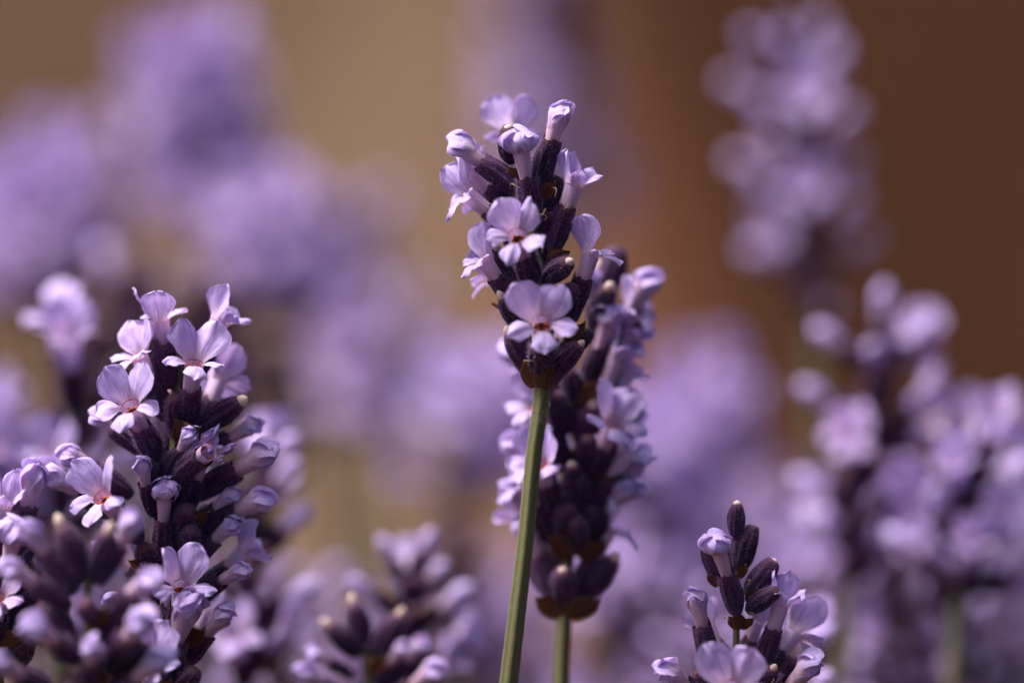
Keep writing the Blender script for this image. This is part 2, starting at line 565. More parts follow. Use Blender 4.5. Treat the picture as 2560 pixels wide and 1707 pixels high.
# a floret kit is a list of (part name, mesh, kind)
def kit(kind, seed, lod):
    rnd = random.Random(hash((kind, seed)) % 99991 if False else sum(ord(c) for c in kind) * 101 + seed * 17 + 3)
    hi = lod == 0
    grow = 1.18 if lod == 2 else 1.0
    bud = kind in 'BK'
    cal, r, off = make_calyx(rnd, 39 if hi else 12, 11 if hi else 5, bud)
    res = [('calyx', mesh('calyx', *cal, 'calyx'), None)]
    if hi:
        res.append(('fuzz', mesh('fuzz', *make_hair(rnd, r, off, 750), 'hair', False), 'stuff'))
    j = lambda a: rnd.uniform(-a, a)
    nu, nv = (10, 10) if hi else (5, 4)
    mr = .95
    top = CL + (rnd.uniform(2.1, 2.7))
    petals = []
    if kind == 'O':
        petals = [(90 + 43 + j(4), 88, 3.65 + j(.35), 3.25 + j(.3), 4 + j(5), 50 + j(16), .08 + j(.12), .14, j(30)),
                  (90 - 43 + j(4), 88, 3.65 + j(.35), 3.25 + j(.3), 4 + j(5), 50 + j(16), .08 + j(.12), .14, j(30)),
                  (270 + j(4), 66, 2.45 + j(.3), 2.05 + j(.25), 48, 122 + j(14), .12 + j(.1), .16, 10 + j(18)),
                  (270 + 67 + j(5), 66, 2.35 + j(.35), 1.95 + j(.3), 40, 108 + j(18), .12 + j(.1), .16, 12 + j(22)),
                  (270 - 67 + j(5), 66, 2.35 + j(.35), 1.95 + j(.3), 40, 108 + j(18), .12 + j(.1), .16, 12 + j(22))]
    elif kind == 'H':
        petals = [(90 + 40 + j(5), 86, 3.2 + j(.3), 2.5 + j(.3), 0, 22 + j(10), .30, .10, 10),
                  (90 - 40 + j(5), 86, 3.2 + j(.3), 2.5 + j(.3), 0, 22 + j(10), .30, .10, 10),
                  (270 + j(5), 66, 2.3 + j(.2), 1.9 + j(.2), 14, 62 + j(14), .25, .14, 35),
                  (270 + 67 + j(6), 66, 2.3 + j(.2), 1.8 + j(.2), 10, 55 + j(18), .25, .14, 30),
                  (270 - 67 + j(6), 66, 2.3 + j(.2), 1.8 + j(.2), 10, 55 + j(18), .25, .14, 30)]
    elif kind == 'D':
        petals = [(i * 72 + j(12), 80, 1.9 + j(.5), .9 + j(.3), 5, 40 + j(30), .6, .25, 40 * rnd.choice((-1, 1))) for i in range(5)]
        top = CL + 1.0
    if petals:
        cup_r = {'O': .84, 'H': .86, 'M': 1.05, 'D': .8}[kind]
        tb = tube_part(rnd, top - .12, r2=cup_r, nth=18 if hi else 8)
        pm = 'dry' if kind == 'D' else 'petal'
        pts = [make_petal(rnd, a, b, L, W, p0, p1, cu, rf, cup_r, top - .06, nu, nv, curl, 0.0, .75, .42 if b > 80 else .1) for a, b, L, W, p0, p1, cu, rf, curl in petals]
        if hi:
            res.append(('corolla_tube', mesh('corolla_tube', *tb, 'tube'), None))
            for p in pts: res.append(('petal', mesh('petal', *p, pm), None))
            res.append(('throat', mesh('throat', *throat_part(top), 'throat'), None))
            res.append(('stamen', mesh('stamen', *stamen_part(rnd, top, 14 + (seed * 23) % 44), 'orange'), None))
        else:
            V, F, U = join(tb, *pts)
            g = grow
            V = [(x * g, y * g, CL + (z - CL) * g) for x, y, z in V]
            res.append(('corolla', mesh('corolla', V, F, U, pm), None))
    elif kind == 'C':
        a, P = closed_part(rnd, tl=1.15 + j(.35), hl=3.0 + j(.35), nth=20 if hi else 10)
        if hi:
            res.append(('corolla_tube', mesh('corolla_tube', *a, 'tube'), None))
            for p in P: res.append(('petal', mesh('petal', *p, 'petal'), None))
        else:
            res.append(('corolla', mesh('corolla', *a, 'closed'), None))
    elif kind == 'M':
        a, P = closed_part(rnd, tl=2.3 + j(.2), hl=2.5 + j(.2), nth=20 if hi else 10, cap=True)
        if hi:
            res.append(('corolla_tube', mesh('corolla_tube', *a, 'tube'), None))
            for p in P: res.append(('petal', mesh('petal', *p, 'petal'), None))
        else:
            res.append(('corolla', mesh('corolla', *join(a, *P), 'petal'), None))
    elif kind == 'B':
        res.append(('corolla_tip', mesh('corolla_tip', *cream_part(rnd, .25 + .15 * seed, .46 + j(.08)), 'cream'), None))
    return res


KITS = {}


def get_kit(kind, seed, lod):
    nvar = {'O': 10, 'H': 8, 'M': 4, 'C': 8, 'B': 6, 'K': 4, 'D': 1}[kind]
    key = (kind, seed % nvar, lod)
    if key not in KITS: KITS[key] = kit(kind, seed % nvar, lod)
    return KITS[key]


def link(name, me, parent, mat=None, kind=None):
    o = bpy.data.objects.new(name, me)
    C.objects.link(o)
    if parent is not None: o.parent = parent
    if mat is not None: o.matrix_local = mat
    if kind: o['kind'] = kind
    return o


def frame(z, up):
    z = z.normalized()
    y = up - z * up.dot(z)
    if y.length < 1e-4: y = z.orthogonal()
    y.normalize()
    x = y.cross(z)
    return Matrix((x, y, z)).transposed()


def add_floret(root, base, axis, up, kind, seed, s=1.0, roll=0.0, lod=0):
    """base in world space; up = direction of the spike, towards which the upper lip points"""
    R = frame(axis, up) @ Matrix.Rotation(math.radians(roll), 3, 'Z')
    M = Matrix.Translation(base - root.location) @ R.to_4x4() @ Matrix.Diagonal((s, s, s, 1))
    k = get_kit(kind, seed, lod)
    cal = link('calyx', k[0][1], root, M)
    for name, me, kd in k[1:]:
        link(name, me, cal, None, kd)
    return cal


def make_bract(seed):
    rnd = random.Random(seed)
    V, F, U = [], [], []
    us = [0, .15, .3, .45, .6, .72, .82, .9, .96, 1]
    nv = 8
    L, W = 3.5, 2.9
    tw = rnd.uniform(-.3, .3)
    for u in us:
        hw = W / 2 * interp([(0, .42), (.2, .85), (.4, 1), (.6, .84), (.75, .5), (.86, .24), (.95, .08), (1, .01)], u)
        ang = .9 * math.sin(u * 1.4)
        for k in range(nv + 1):
            v = -1 + 2 * k / nv
            a = v * hw / 1.5
            x = 1.5 * math.sin(a) + tw * u * u
            y = -(1.0 + .5 * u) * math.cos(a) - .25 * u * u + (.16 * math.sin(9 * v + seed) + .25 * mnoise.noise(Vector((v * 2, u * 3, seed * 3.7)))) * u
            V.append((x, y, L * u + .10 * math.sin(5 * v + seed) * u))
            U.append((.5 + v * .5, max(u, abs(v) ** 6)))
    m = nv + 1
    for i in range(len(us) - 1):
        for k in range(nv):
            F.append((i * m + k, i * m + k + 1, (i + 1) * m + k + 1, (i + 1) * m + k))
    return mesh('bract', V, F, U, 'bract')


BRACTS = [make_bract(i) for i in range(4)]


def add_bract(root, base, axis, outward, seed, s=1.0):
    """axis: base to point; outward: convex side"""
    R = frame(axis, -outward)
    M = Matrix.Translation(base - root.location) @ R.to_4x4() @ Matrix.Diagonal((s, s, s, 1))
    return link('bract', BRACTS[seed % 4], root, M)


def smooth_path(pts, n):
    """Hermite curve through the points, tangents weighted by chord length"""
    m = len(pts)
    d = [(pts[i + 1] - pts[i]).length for i in range(m - 1)]
    T = []
    for i in range(m):
        if i == 0: T.append((pts[1] - pts[0]) / d[0])
        elif i == m - 1: T.append((pts[-1] - pts[-2]) / d[-1])
        else: T.append(((pts[i] - pts[i - 1]) / d[i - 1] * d[i] + (pts[i + 1] - pts[i]) / d[i] * d[i - 1]) / (d[i] + d[i - 1]))
    out = []
    for i in range(m - 1):
        for k in range(n):
            t = k / n
            out.append(pts[i] * (2 * t ** 3 - 3 * t * t + 1) + T[i] * (d[i] * (t ** 3 - 2 * t * t + t))
                       + pts[i + 1] * (3 * t * t - 2 * t ** 3) + T[i + 1] * (d[i] * (t ** 3 - t * t)))
    out.append(pts[-1])
    return out


def sweep_stem(root, path, radii, hi=True, hairs=False, seed=1):
    """square lavender stem with rounded ridges, path in world space from ground up"""
    nth = 24 if hi else 8
    n = len(path)
    V, F, U = [], [], []
    ups = Vector((0, 1, 0))
    acc = 0.0
    HV, HF = [], []
    rnd = random.Random(seed)
    for i, p in enumerate(path):
        t = (path[min(i + 1, n - 1)] - path[max(i - 1, 0)]).normalized()
        x = ups.cross(t).normalized() if abs(ups.dot(t)) < .99 else Vector((1, 0, 0))
        y = t.cross(x)
        if i: acc += (p - path[i - 1]).length / MM
        r = interp(radii, i / (n - 1))
        for k in range(nth + 1):
            a = 2 * math.pi * k / nth + .5
            rr = r * (1 + .15 * math.cos(4 * a) + .02 * math.sin(i * 1.7 + k))
            q = p - root.location + (x * math.cos(a) + y * math.sin(a)) * rr * MM
            V.append(tuple(q / MM)); U.append((k / nth * 2, acc / 40.0 % 1.0 if False else min(1, i / (n - 1))))
    m = nth + 1
    for i in range(n - 1):
        for k in range(nth):
            F.append((i * m + k, i * m + k + 1, (i + 1) * m + k + 1, (i + 1) * m + k))
    st = link('stem', mesh('stem', V, F, U, 'stem'), root)
    if hairs:
        i0 = int(n * .45)
        for _ in range(hairs):
            i = rnd.randrange(i0, n - 1)
            k = rnd.randrange(nth)
            a = Vector(V[i * m + k]).lerp(Vector(V[(i + 1) * m + k]), rnd.random())
            c = (path[i] - root.location) / MM
            c = c.lerp((path[i + 1] - root.location) / MM, .5)
            nr = (a - c); nr.z *= .1; nr.normalize()
            d = (nr + Vector((rnd.gauss(0, .3), rnd.gauss(0, .3), rnd.gauss(.1, .3)))).normalized()
            tt = d.orthogonal().normalized() * .012
            j = len(HV)
            HV += [tuple(a - tt), tuple(a + tt), tuple(a + d * rnd.uniform(.10, .34))]
            HF.append((j, j + 1, j + 2))
        link('fuzz', mesh('fuzz', HV, HF, None, 'stemhair', False), st, None, 'stuff')
    return st


def new_spike(label, group, foot):
    o = bpy.data.objects.new('lavender_spike', None)
    C.objects.link(o)
    o.location = foot
    o.empty_display_size = .01
    o['label'] = label
    o['category'] = 'lavender'
    if group: o['group'] = group
    bpy.context.view_layer.update() if False else None
    return o


def stem_foot(top, below):
    """ground point reached by following the stem, straightening towards the vertical"""
    d = (below - top)
    d.normalize()
    h = below.z
    k = h / max(.2, -d.z) * .45
    return Vector((below.x + d.x * k, below.y + d.y * k, 0.0))


# ------------------------------------------------------------------ spikes read floret by floret from the photograph
def spike(label, axis_px, dd, florets, bracts=(), below=None, seed=1, group=None, back=0, stem_r=.62, hairs=0, lod=0, core_r=.75):
    """axis_px: photo points of the head's axis, lowest first. florets: (base px, base py, tip px, tip py, kind, front, options)"""
    rnd = random.Random(seed)
    A = [at(x, y, dd) for x, y in axis_px]
    B = [at(x, y, dd) for x, y in (below or [])]
    low = B[0] if B else A[0] + (A[0] - A[1]).normalized() * .03
    nxt = B[1] if len(B) > 1 else A[0]
    foot = stem_foot(nxt, low)
    root = new_spike(label, group, foot)
    mid = Vector((low.x * .55 + foot.x * .45, low.y * .55 + foot.y * .45, low.z * .5))
    pts = [foot, mid] + ([low] if True else []) + B[1:] + A
    path = smooth_path(pts, 14)
    n = len(path)
    # the part inside the head is thinner
    fr = 1 - (len(A) - 1) / (len(pts) - 1)
    sweep_stem(root, path, [(0, stem_r * 1.5), (fr * .6, stem_r * 1.08), (fr, stem_r), (1, stem_r * .55)], lod == 0, hairs, seed)
    k = FRAME_W / 2560 * (FOCUS + dd * MM) / FOCUS
    axv = (A[-1] - A[0]).normalized()
    for i, f in enumerate(florets):
        bx, by, tx, ty, kind, front = f[:6]
        o = f[6] if len(f) > 6 else {}
        s = o.get('s', 1.0)
        d0 = dd + o.get('dz', -.7 * front)
        b = at(bx, by, d0)
        v = RIGHT * ((tx - bx) * k) - UP * ((ty - by) * k)
        L = CL * s * MM
        l = v.length
        if l < L: v = v - FWD * (math.sqrt(L * L - l * l) * front)
        elif not o.get('keep'): s *= min(1.3, l / L)
        add_floret(root, b, v, axv + UP * .2, kind, o.get('v', i + seed), s, o.get('roll', rnd.uniform(-10, 10)), lod)
    for i, (bx, by, tx, ty, dz, s) in enumerate(bracts):
        b = at(bx, by, dd + dz)
        t = at(tx, ty, dd + dz * 1.6)
        out = (b + t) / 2 - FWD * 0
        c = at((bx + tx) / 2, (by + ty) / 2, dd)
        near = min(A, key=lambda q: (q - b).length)
        ow = (t - near); ow = ow - axv * ow.dot(axv)
        if dz < 0: ow = ow - FWD * .003
        add_bract(root, b, t - b, ow, i + seed, s)
    # the far side of the head
    for i in range(back):
        u = (i + .5) / back * .9
        a = u * (len(A) - 1)
        p = A[int(a)].lerp(A[min(len(A) - 1, int(a) + 1)], a - int(a))
        ang = rnd.uniform(25, 155)
        side = RIGHT * math.cos(math.radians(ang)) + FWD * math.sin(math.radians(ang))
        axd = side * .75 + axv * rnd.uniform(.55, .9)
        add_floret(root, p + side * .0008, axd, axv, rnd.choice('OHCBBK'), i, rnd.uniform(.9, 1.0), 0, lod)
    return root


def make_bracteole(seed):
    """dry curled thread that sits at the foot of a calyx"""
    r = random.Random(seed + 900)
    V, F, U = [], [], []
    p, d = Vector((0, 0, 0)), Vector((r.gauss(0, .3), -.6, .8)).normalized()
    n, m = 12, 5
    for i in range(n):
        rad = .065 * (1 - .75 * i / (n - 1))
        x = d.orthogonal().normalized(); y = d.cross(x)
        for k in range(m):
            a = 6.283 * k / m
            V.append(tuple(p + (x * math.cos(a) + y * math.sin(a)) * rad)); U.append((k / m, i / (n - 1)))
        p = p + d * .16
        d = (Matrix.Rotation(.14 + .035 * i, 3, Vector((1, r.gauss(0, .4), r.gauss(0, .4))).normalized()) @ d).normalized()
    for i in range(n - 1):
        for k in range(m):
            F.append((i * m + k, i * m + (k + 1) % m, (i + 1) * m + (k + 1) % m, (i + 1) * m + k))
    return mesh('bracteole', V, F, U, 'straw')


MAT['straw'] = leafy('bracteole_straw', [(0.0, (0.20, 0.13, 0.07)), (1.0, (0.42, 0.31, 0.16))], (0.12, 0.07, 0.04), 0.5, 3.0, 0.0, (1, 1, 1))
THREADS = [make_bracteole(i) for i in range(4)]


def add_bracteoles(root, spots, dd):
    for i, (x, y, ang) in enumerate(spots):
        b = at(x, y, dd)
        a = math.radians(ang)
        R = frame(RIGHT * math.cos(a) + UP * math.sin(a) - FWD * .3, FWD)
        link('bracteole', THREADS[i % 4], root, Matrix.Translation(b - root.location) @ R.to_4x4())


# ---- the sharp spike in the middle
tall = spike('tall lavender spike with two wide open flowers one above the other and bare green stem',
      [(1354, 962), (1350, 900), (1352, 800), (1345, 690), (1335, 600), (1322, 520), (1305, 450)], 2.2, [
    (1296, 478, 1198, 402, 'C', .2, dict(v=0, s=.96, keep=1)),
    (1350, 466, 1376, 366, 'C', .2, dict(v=1, s=.98, keep=1, roll=-20)),
    (1278, 408, 1271, 326, 'B', .8, dict(v=0, s=.86, dz=.6)),
    (1306, 452, 1292, 382, 'O', -.8, dict(v=1, s=.92, dz=1.8, roll=6)),
    (1338, 562, 1320, 470, 'M', .2, dict(v=0, dz=-1.8, s=.99)),
    (1306, 592, 1238, 542, 'O', .15, dict(v=2, s=.92, roll=12, dz=-.3)),
    (1332, 708, 1309, 642, 'O', .85, dict(v=0, dz=-1.2)),
    (1378, 632, 1412, 530, 'H', .12, dict(v=3, s=.98, dz=-.8, roll=-8)),
    (1345, 545, 1390, 452, 'K', -.3, dict(s=.95)),
    (1424, 808, 1452, 716, 'O', .08, dict(v=4, s=.95, dz=-.4, roll=0)),
    (1362, 705, 1415, 662, 'B', .8, dict(v=1, s=.95, dz=-.8)),
    (1302, 785, 1254, 714, 'O', .15, dict(v=5, s=.9, dz=-.3, roll=0)),
    (1350, 930, 1352, 858, 'O', .9, dict(v=6, dz=-1.0, s=1.05, roll=0)),
    (1372, 950, 1446, 866, 'B', .5, dict(v=2, dz=-1.2, s=.98)),
    (1330, 935, 1276, 836, 'B', .4, dict(v=3, dz=-.2, s=.98)),
    (1398, 900, 1470, 838, 'K', -.2, dict(s=.88)),
    (1318, 835, 1268, 762, 'B', .3, dict(v=4, s=.92, dz=-.3)),
    (1300, 720, 1256, 645, 'B', -.3, dict(v=5, s=.9)),
    (1345, 800, 1330, 735, 'K', .7, dict(dz=-.4, s=.95)),
    (1388, 805, 1422, 735, 'K', .5, dict(dz=-.3, s=.95)),
    (1330, 480, 1345, 405, 'K', -.7, dict(s=.9)),
    (1360, 690, 1372, 610, 'K', -.5, dict(s=1.0)),
    (1300, 640, 1275, 570, 'K', -.5, dict(s=.95)),
    (1360, 640, 1366, 560, 'K', .3, dict(s=.9, dz=-.2)),
], bracts=[
    (1352, 966, 1368, 902, -.9, .82), (1342, 962, 1316, 900, -.7, .78), (1366, 960, 1396, 902, .3, .8),
    (1372, 648, 1420, 608, -1.2, .68), (1412, 850, 1450, 788, -.9, .75), (1325, 545, 1250, 486, -.6, .75),
    (1348, 492, 1388, 436, -.8, .62), (1298, 660, 1262, 612, .2, .7), (1300, 790, 1268, 750, .3, .7), (1310, 460, 1268, 402, -.2, .6),
], below=[(1262, 1790), (1292, 1534), (1312, 1365), (1335, 1130)], seed=3, back=10, stem_r=.60, hairs=7000)

# ---- the longer spike just behind it
spike('long lavender spike just behind the tall one, lowest whorl of dark calyces set apart',
      [(1411, 1528), (1414, 1440), (1425, 1330), (1440, 1200), (1455, 1080), (1472, 960), (1492, 840), (1512, 740)], 13.0, [
    (1397, 1508, 1348, 1390, 'C', .3, dict(v=2, s=.95)), (1414, 1506, 1407, 1430, 'B', .8, dict(v=0)),
    (1436, 1502, 1488, 1394, 'O', .35, dict(v=0, s=1.0, roll=0)), (1470, 1492, 1522, 1414, 'B', .3, dict(v=3, s=1.0)),
    (1390, 1500, 1330, 1420, 'B', -.3, dict(v=2)), (1425, 1500, 1390, 1410, 'C', -.4, dict(v=3, s=.8)),
    (1394, 1292, 1368, 1217, 'O', .7, dict(v=3)), (1433, 1262, 1430, 1180, 'B', .6, dict(v=1)),
    (1472, 1215, 1504, 1128, 'O', .6, dict(v=7, s=1.02, roll=-6)), (1490, 1245, 1525, 1160, 'C', .1, dict(v=0, s=.9)),
    (1440, 1370, 1472, 1290, 'K', .3, dict()), (1400, 1370, 1345, 1300, 'C', .1, dict(v=1)),
    (1398, 1410, 1340, 1345, 'H', -.3, dict(v=1, s=.85)), (1425, 1360, 1415, 1280, 'K', .7), (1450, 1385, 1440, 1310, 'K', .7), (1410, 1330, 1400, 1250, 'K', .5),
    (1452, 1120, 1474, 1035, 'B', .5, dict(v=3)), (1405, 1180, 1368, 1095, 'H', -.3, dict(v=4, s=.85)), (1400, 1240, 1345, 1180, 'C', .1, dict(v=5, s=.9)),
    (1420, 1080, 1395, 1000, 'K', .6), (1415, 1060, 1372, 980, 'H', -.3, dict(v=2, s=.85)), (1440, 1020, 1425, 945, 'B', .6),
    (1490, 1010, 1528, 930, 'H', .1, dict(v=3)),
    (1464, 982, 1488, 904, 'M', .2, dict(v=1)), (1500, 940, 1545, 870, 'C', -.2, dict(v=1)), (1430, 960, 1390, 890, 'K', -.3),
    (1520, 890, 1556, 815, 'C', 0, dict(v=6, s=1.1)), (1498, 860, 1488, 790, 'C', .2, dict(v=3, s=.9)), (1490, 800, 1510, 750, 'B', .5),
    (1505, 735, 1540, 640, 'K', -.2, dict(s=1.05)), (1515, 780, 1500, 690, 'B', -.5), (1515, 1185, 1545, 1120, 'C', -.1, dict(v=1, s=.9)),
    (1445, 1325, 1520, 1270, 'C', 0, dict(v=2, s=.9)), (1470, 1120, 1440, 1050, 'K', -.5), (1440, 1210, 1400, 1120, 'K', -.4), (1460, 1190, 1470, 1110, 'K', .6),
    (1470, 1062, 1508, 975, 'H', .25, dict(v=1, s=1.0)), (1462, 1290, 1512, 1215, 'H', .3, dict(v=4, s=1.0)), (1412, 1165, 1372, 1085, 'O', .4, dict(v=7, s=.95)), 
    (1400, 1345, 1352, 1275, 'O', .3, dict(v=1, s=.9)), (1440, 1290, 1450, 1200, 'K', .6), (1470, 1370, 1510, 1300, 'C', .2, dict(v=4, s=.9)), (1392, 1335, 1350, 1270, 'C', .2, dict(v=5, s=.85)), (1412, 1130, 1375, 1060, 'C', .2, dict(v=6, s=.85)),
    (1420, 1020, 1362, 960, 'C', .2, dict(v=4)), (1480, 920, 1530, 850, 'O', .2, dict(v=8, s=.95)), (1485, 1295, 1530, 1235, 'C', .1, dict(v=7, s=.85)),
    (1500, 1090, 1535, 1010, 'H', .1, dict(v=5, s=.85)),
], bracts=[
    (1422, 1530, 1490, 1482, -.8, .95), (1404, 1530, 1355, 1492, -.6, .9), (1440, 1000, 1480, 965, -1, .9), (1430, 1380, 1380, 1345, -1, .9),
    (1450, 1390, 1490, 1350, -.8, .9), (1500, 1225, 1530, 1180, -.8, .8)],
    below=[(1400, 1790), (1404, 1660)], seed=11, back=0, stem_r=.62, hairs=900)

# ---- the broad spike on the left
spike('broad lavender spike crowded with pale open flowers and topped by two upright blooms',
      [(440, 1900), (440, 1700), (436, 1560), (432, 1420), (432, 1300), (436, 1180), (440, 1080), (445, 980), (452, 900)], 4.0, [
    (424, 972, 413, 882, 'O', .2, dict(v=3, s=.95, roll=180)), (470, 965, 512, 880, 'H', .05, dict(v=0, s=1.0)),
    (415, 1050, 382, 970, 'O', .2, dict(v=8, s=.95, roll=10)), (462, 1080, 476, 994, 'O', .45, dict(v=1, s=1.0, roll=-14)),
    (480, 1110, 505, 1045, 'O', -.4, dict(v=2)), (394, 1152, 365, 1084, 'O', .6, dict(v=2, s=1.04, roll=8)),
    (500, 1070, 562, 1030, 'B', .2, dict(v=3, s=1.05)), (352, 1132, 308, 1095, 'C', .1, dict(v=0, s=.72)),
    (445, 1190, 500, 1148, 'D', .7, dict(dz=-2)), (418, 1196, 448, 1138, 'C', .4, dict(v=3, s=.70, dz=-1.8)),
    (480, 1155, 545, 1112, 'C', -.1, dict(v=1, s=.9)), (485, 1245, 555, 1200, 'C', .1, dict(v=5, s=1.05)), (490, 1345, 560, 1300, 'C', .1, dict(v=6, s=1.0)),
    (475, 1335, 515, 1295, 'C', .1, dict(v=1, s=.75)), (330, 1240, 276, 1202, 'C', .1, dict(v=2, s=.95)), (320, 1295, 252, 1255, 'C', .1, dict(v=7, s=1.1, roll=30)),
    (352, 1350, 310, 1296, 'O', .6, dict(v=9, s=1.0, dz=-1.6, roll=5)), (383, 1290, 372, 1230, 'C', .4, dict(v=1, s=.76, dz=-1.8)),
    (406, 1405, 409, 1330, 'M', .2, dict(v=2, dz=-1.8, s=.9)), (450, 1260, 460, 1180, 'K', .7), (465, 1280, 490, 1205, 'H', .5, dict(v=5, s=.8)), (440, 1350, 470, 1280, 'K', .7),
    (390, 1250, 372, 1170, 'K', .6), (420, 1130, 400, 1060, 'K', -.5), (455, 1400, 480, 1330, 'K', .7), (465, 1420, 520, 1365, 'C', .2, dict(v=3, s=.85)),
    (438, 1590, 452, 1515, 'O', .8, dict(v=4, s=1.0, dz=-1.2)), (480, 1495, 528, 1466, 'C', .3, dict(v=2, s=.8)), (400, 1520, 350, 1450, 'H', -.3, dict(v=6)),
    (480, 1510, 560, 1430, 'H', -.3, dict(v=3)), (410, 1660, 360, 1590, 'C', .3, dict(v=2)), (465, 1660, 510, 1600, 'C', .3, dict(v=7, s=.8)),
    (440, 1690, 440, 1620, 'K', .7), (400, 1450, 370, 1380, 'K', .6), (430, 1480, 440, 1400, 'K', .3), (460, 1010, 440, 930, 'K', -.4), (445, 1100, 440, 1020, 'K', .4),
    (440, 1240, 430, 1160, 'K', .4), (420, 1330, 410, 1250, 'K', .4),
], bracts=[(455, 1090, 485, 1070, -1.2, .9), (460, 1310, 500, 1270, -1.2, .9), (400, 1420, 345, 1385, -1, .9), (470, 1100, 440, 1060, -1.0, .8),
           (450, 1600, 500, 1570, -1, .9)],
    seed=23, back=3, stem_r=.65)

# ---- the spike cut by the left edge
spike('lavender spike with a hooded closed flower and a dry curled bract beside the budding spike',
      [(-10, 1720), (-8, 1600), (-5, 1480), (2, 1380)], 1.0, [
    (36, 1392, 60, 1300, 'C', .1, dict(v=0, s=1.08, roll=-20, dz=-2)), (-14, 1440, -2, 1360, 'H', .3, dict(v=1)), (0, 1510, 20, 1430, 'M', .5, dict(v=0, dz=-1.5)),
    (10, 1560, 90, 1500, 'K', .3, dict(s=1.05)), (10, 1680, 60, 1625, 'K', .4), (-5, 1480, 30, 1400, 'K', -.4), (-10, 1640, -5, 1560, 'O', .6, dict(v=3)),
    (-10, 1620, 50, 1580, 'B', -.3), (-10, 1400, -40, 1310, 'O', -.3), (-20, 1540, -70, 1480, 'H', .3),
], bracts=[(20, 1432, 92, 1398, -1, .8), (0, 1610, 40, 1580, -1, .9)], seed=31, back=5)

# ---- the budding spike in front of the broad one, before the sharp plane
spike('blurred budding spike with cream tips in front of the broad pale one',
      [(232, 1900), (230, 1740), (226, 1620), (222, 1530), (220, 1450)], -12.0, [
    (212, 1445, 172, 1350, 'B', .2, dict(v=5, s=1.15)), (246, 1460, 288, 1385, 'C', .2, dict(v=0, s=.9)), (225, 1450, 258, 1370, 'B', .3, dict(v=5, s=1.1)),
    (185, 1480, 135, 1405, 'C', .1, dict(v=1, s=.95)), (175, 1520, 115, 1475, 'C', .3, dict(v=2, s=.9)), (222, 1545, 222, 1505, 'K', 1, dict(s=.9)),
    (260, 1545, 312, 1500, 'C', .5, dict(v=2, s=1.0)), (205, 1650, 155, 1605, 'C', .7, dict(v=4, s=1.0)),
    (270, 1670, 310, 1615, 'C', .5, dict(v=3, s=1.1)), (280, 1690, 345, 1640, 'K', .2), (140, 1750, 75, 1700, 'C', .5, dict(v=1, s=1.0)), (230, 1720, 236, 1660, 'C', .7, dict(v=6, s=.9)),
    (290, 1590, 340, 1540, 'K', -.2), (180, 1600, 130, 1540, 'K', -.2), (250, 1770, 310, 1720, 'C', .3),
    (250, 1610, 285, 1550, 'C', .4, dict(v=5, s=.8)), (200, 1780, 190, 1710, 'K', .8),
], bracts=[(225, 1560, 260, 1520, -1, .8), (220, 1700, 270, 1670, -1, .8)], seed=41, back=0)

# ---- low sharp spike beside it
spike('low lavender spike with a single dark withered tip and a trumpet shaped half open flower',
      [(392, 1960), (392, 1800), (390, 1700), (384, 1620), (380, 1560)], -.5, [
    (384, 1535, 379, 1462, 'K', .3, dict(s=.58)), (382, 1630, 372, 1560, 'C', .3, dict(v=3, s=.62)), (394, 1725, 420, 1655, 'C', .15, dict(v=4, s=1.15)),
    (386, 1670, 402, 1610, 'K', .3, dict(s=.7)), (376, 1800, 380, 1728, 'O', .5, dict(v=3, s=1.0)), (375, 1690, 360, 1620, 'K', -.5, dict(s=.7)),
    (420, 1760, 470, 1700, 'K', .3), (360, 1770, 310, 1710, 'K', .3),
], bracts=[(392, 1740, 420, 1700, -1, .8)], seed=51, back=3, stem_r=.45)

# ---- the sharp spike low on the right
short = spike('short lavender spike of furry buds with one drooping hooded flower on a thin neck',
      [(1846, 1900), (1845, 1760), (1842, 1680), (1841, 1575), (1843, 1500), (1842, 1420), (1840, 1350)], 2.0, [
    (1839, 1348, 1842, 1264, 'B', .3, dict(v=1, s=.74)), (1849, 1428, 1884, 1314, 'K', .2, dict(s=.92)), (1796, 1450, 1766, 1350, 'B', .2, dict(v=3, s=.80)),
    (1843, 1538, 1820, 1452, 'M', .3, dict(v=1, s=.9, dz=-1.8)), (1866, 1490, 1936, 1402, 'B', .3, dict(v=0, s=.92, dz=-.8)),
    (1868, 1528, 1932, 1482, 'K', .5, dict(s=.82, dz=-1.6)), (1905, 1675, 1922, 1612, 'H', .15, dict(v=1, s=.92, roll=-10)), (1772, 1672, 1762, 1612, 'C', .1, dict(v=2, s=.92)),
    (1836, 1830, 1828, 1765, 'O', .75, dict(v=5, s=1.12, dz=-2, roll=0)), (1790, 1770, 1752, 1700, 'K', .4, dict(s=.95)), (1870, 1760, 1912, 1695, 'B', .4, dict(v=2)),
    (1845, 1710, 1868, 1635, 'H', -.4, dict(v=2, s=.9)), (1840, 1710, 1805, 1640, 'H', -.4, dict(v=3, s=.9)), (1880, 1720, 1930, 1660, 'O', -.4),
    (1838, 1450, 1815, 1375, 'K', -.5, dict(s=.85)), (1840, 1400, 1856, 1330, 'K', -.5, dict(s=.75)), (1900, 1800, 1950, 1740, 'C', .3), (1780, 1800, 1740, 1750, 'C', .3),
], bracts=[(1846, 1566, 1822, 1528, -.8, .48), (1852, 1566, 1880, 1532, -.6, .44), (1848, 1568, 1850, 1520, -.9, .48), (1798, 1460, 1766, 1420, -.6, .44),
           (1866, 1500, 1900, 1445, -.9, .48), (1846, 1440, 1862, 1395, -.8, .44)], seed=61, back=0, stem_r=.34)

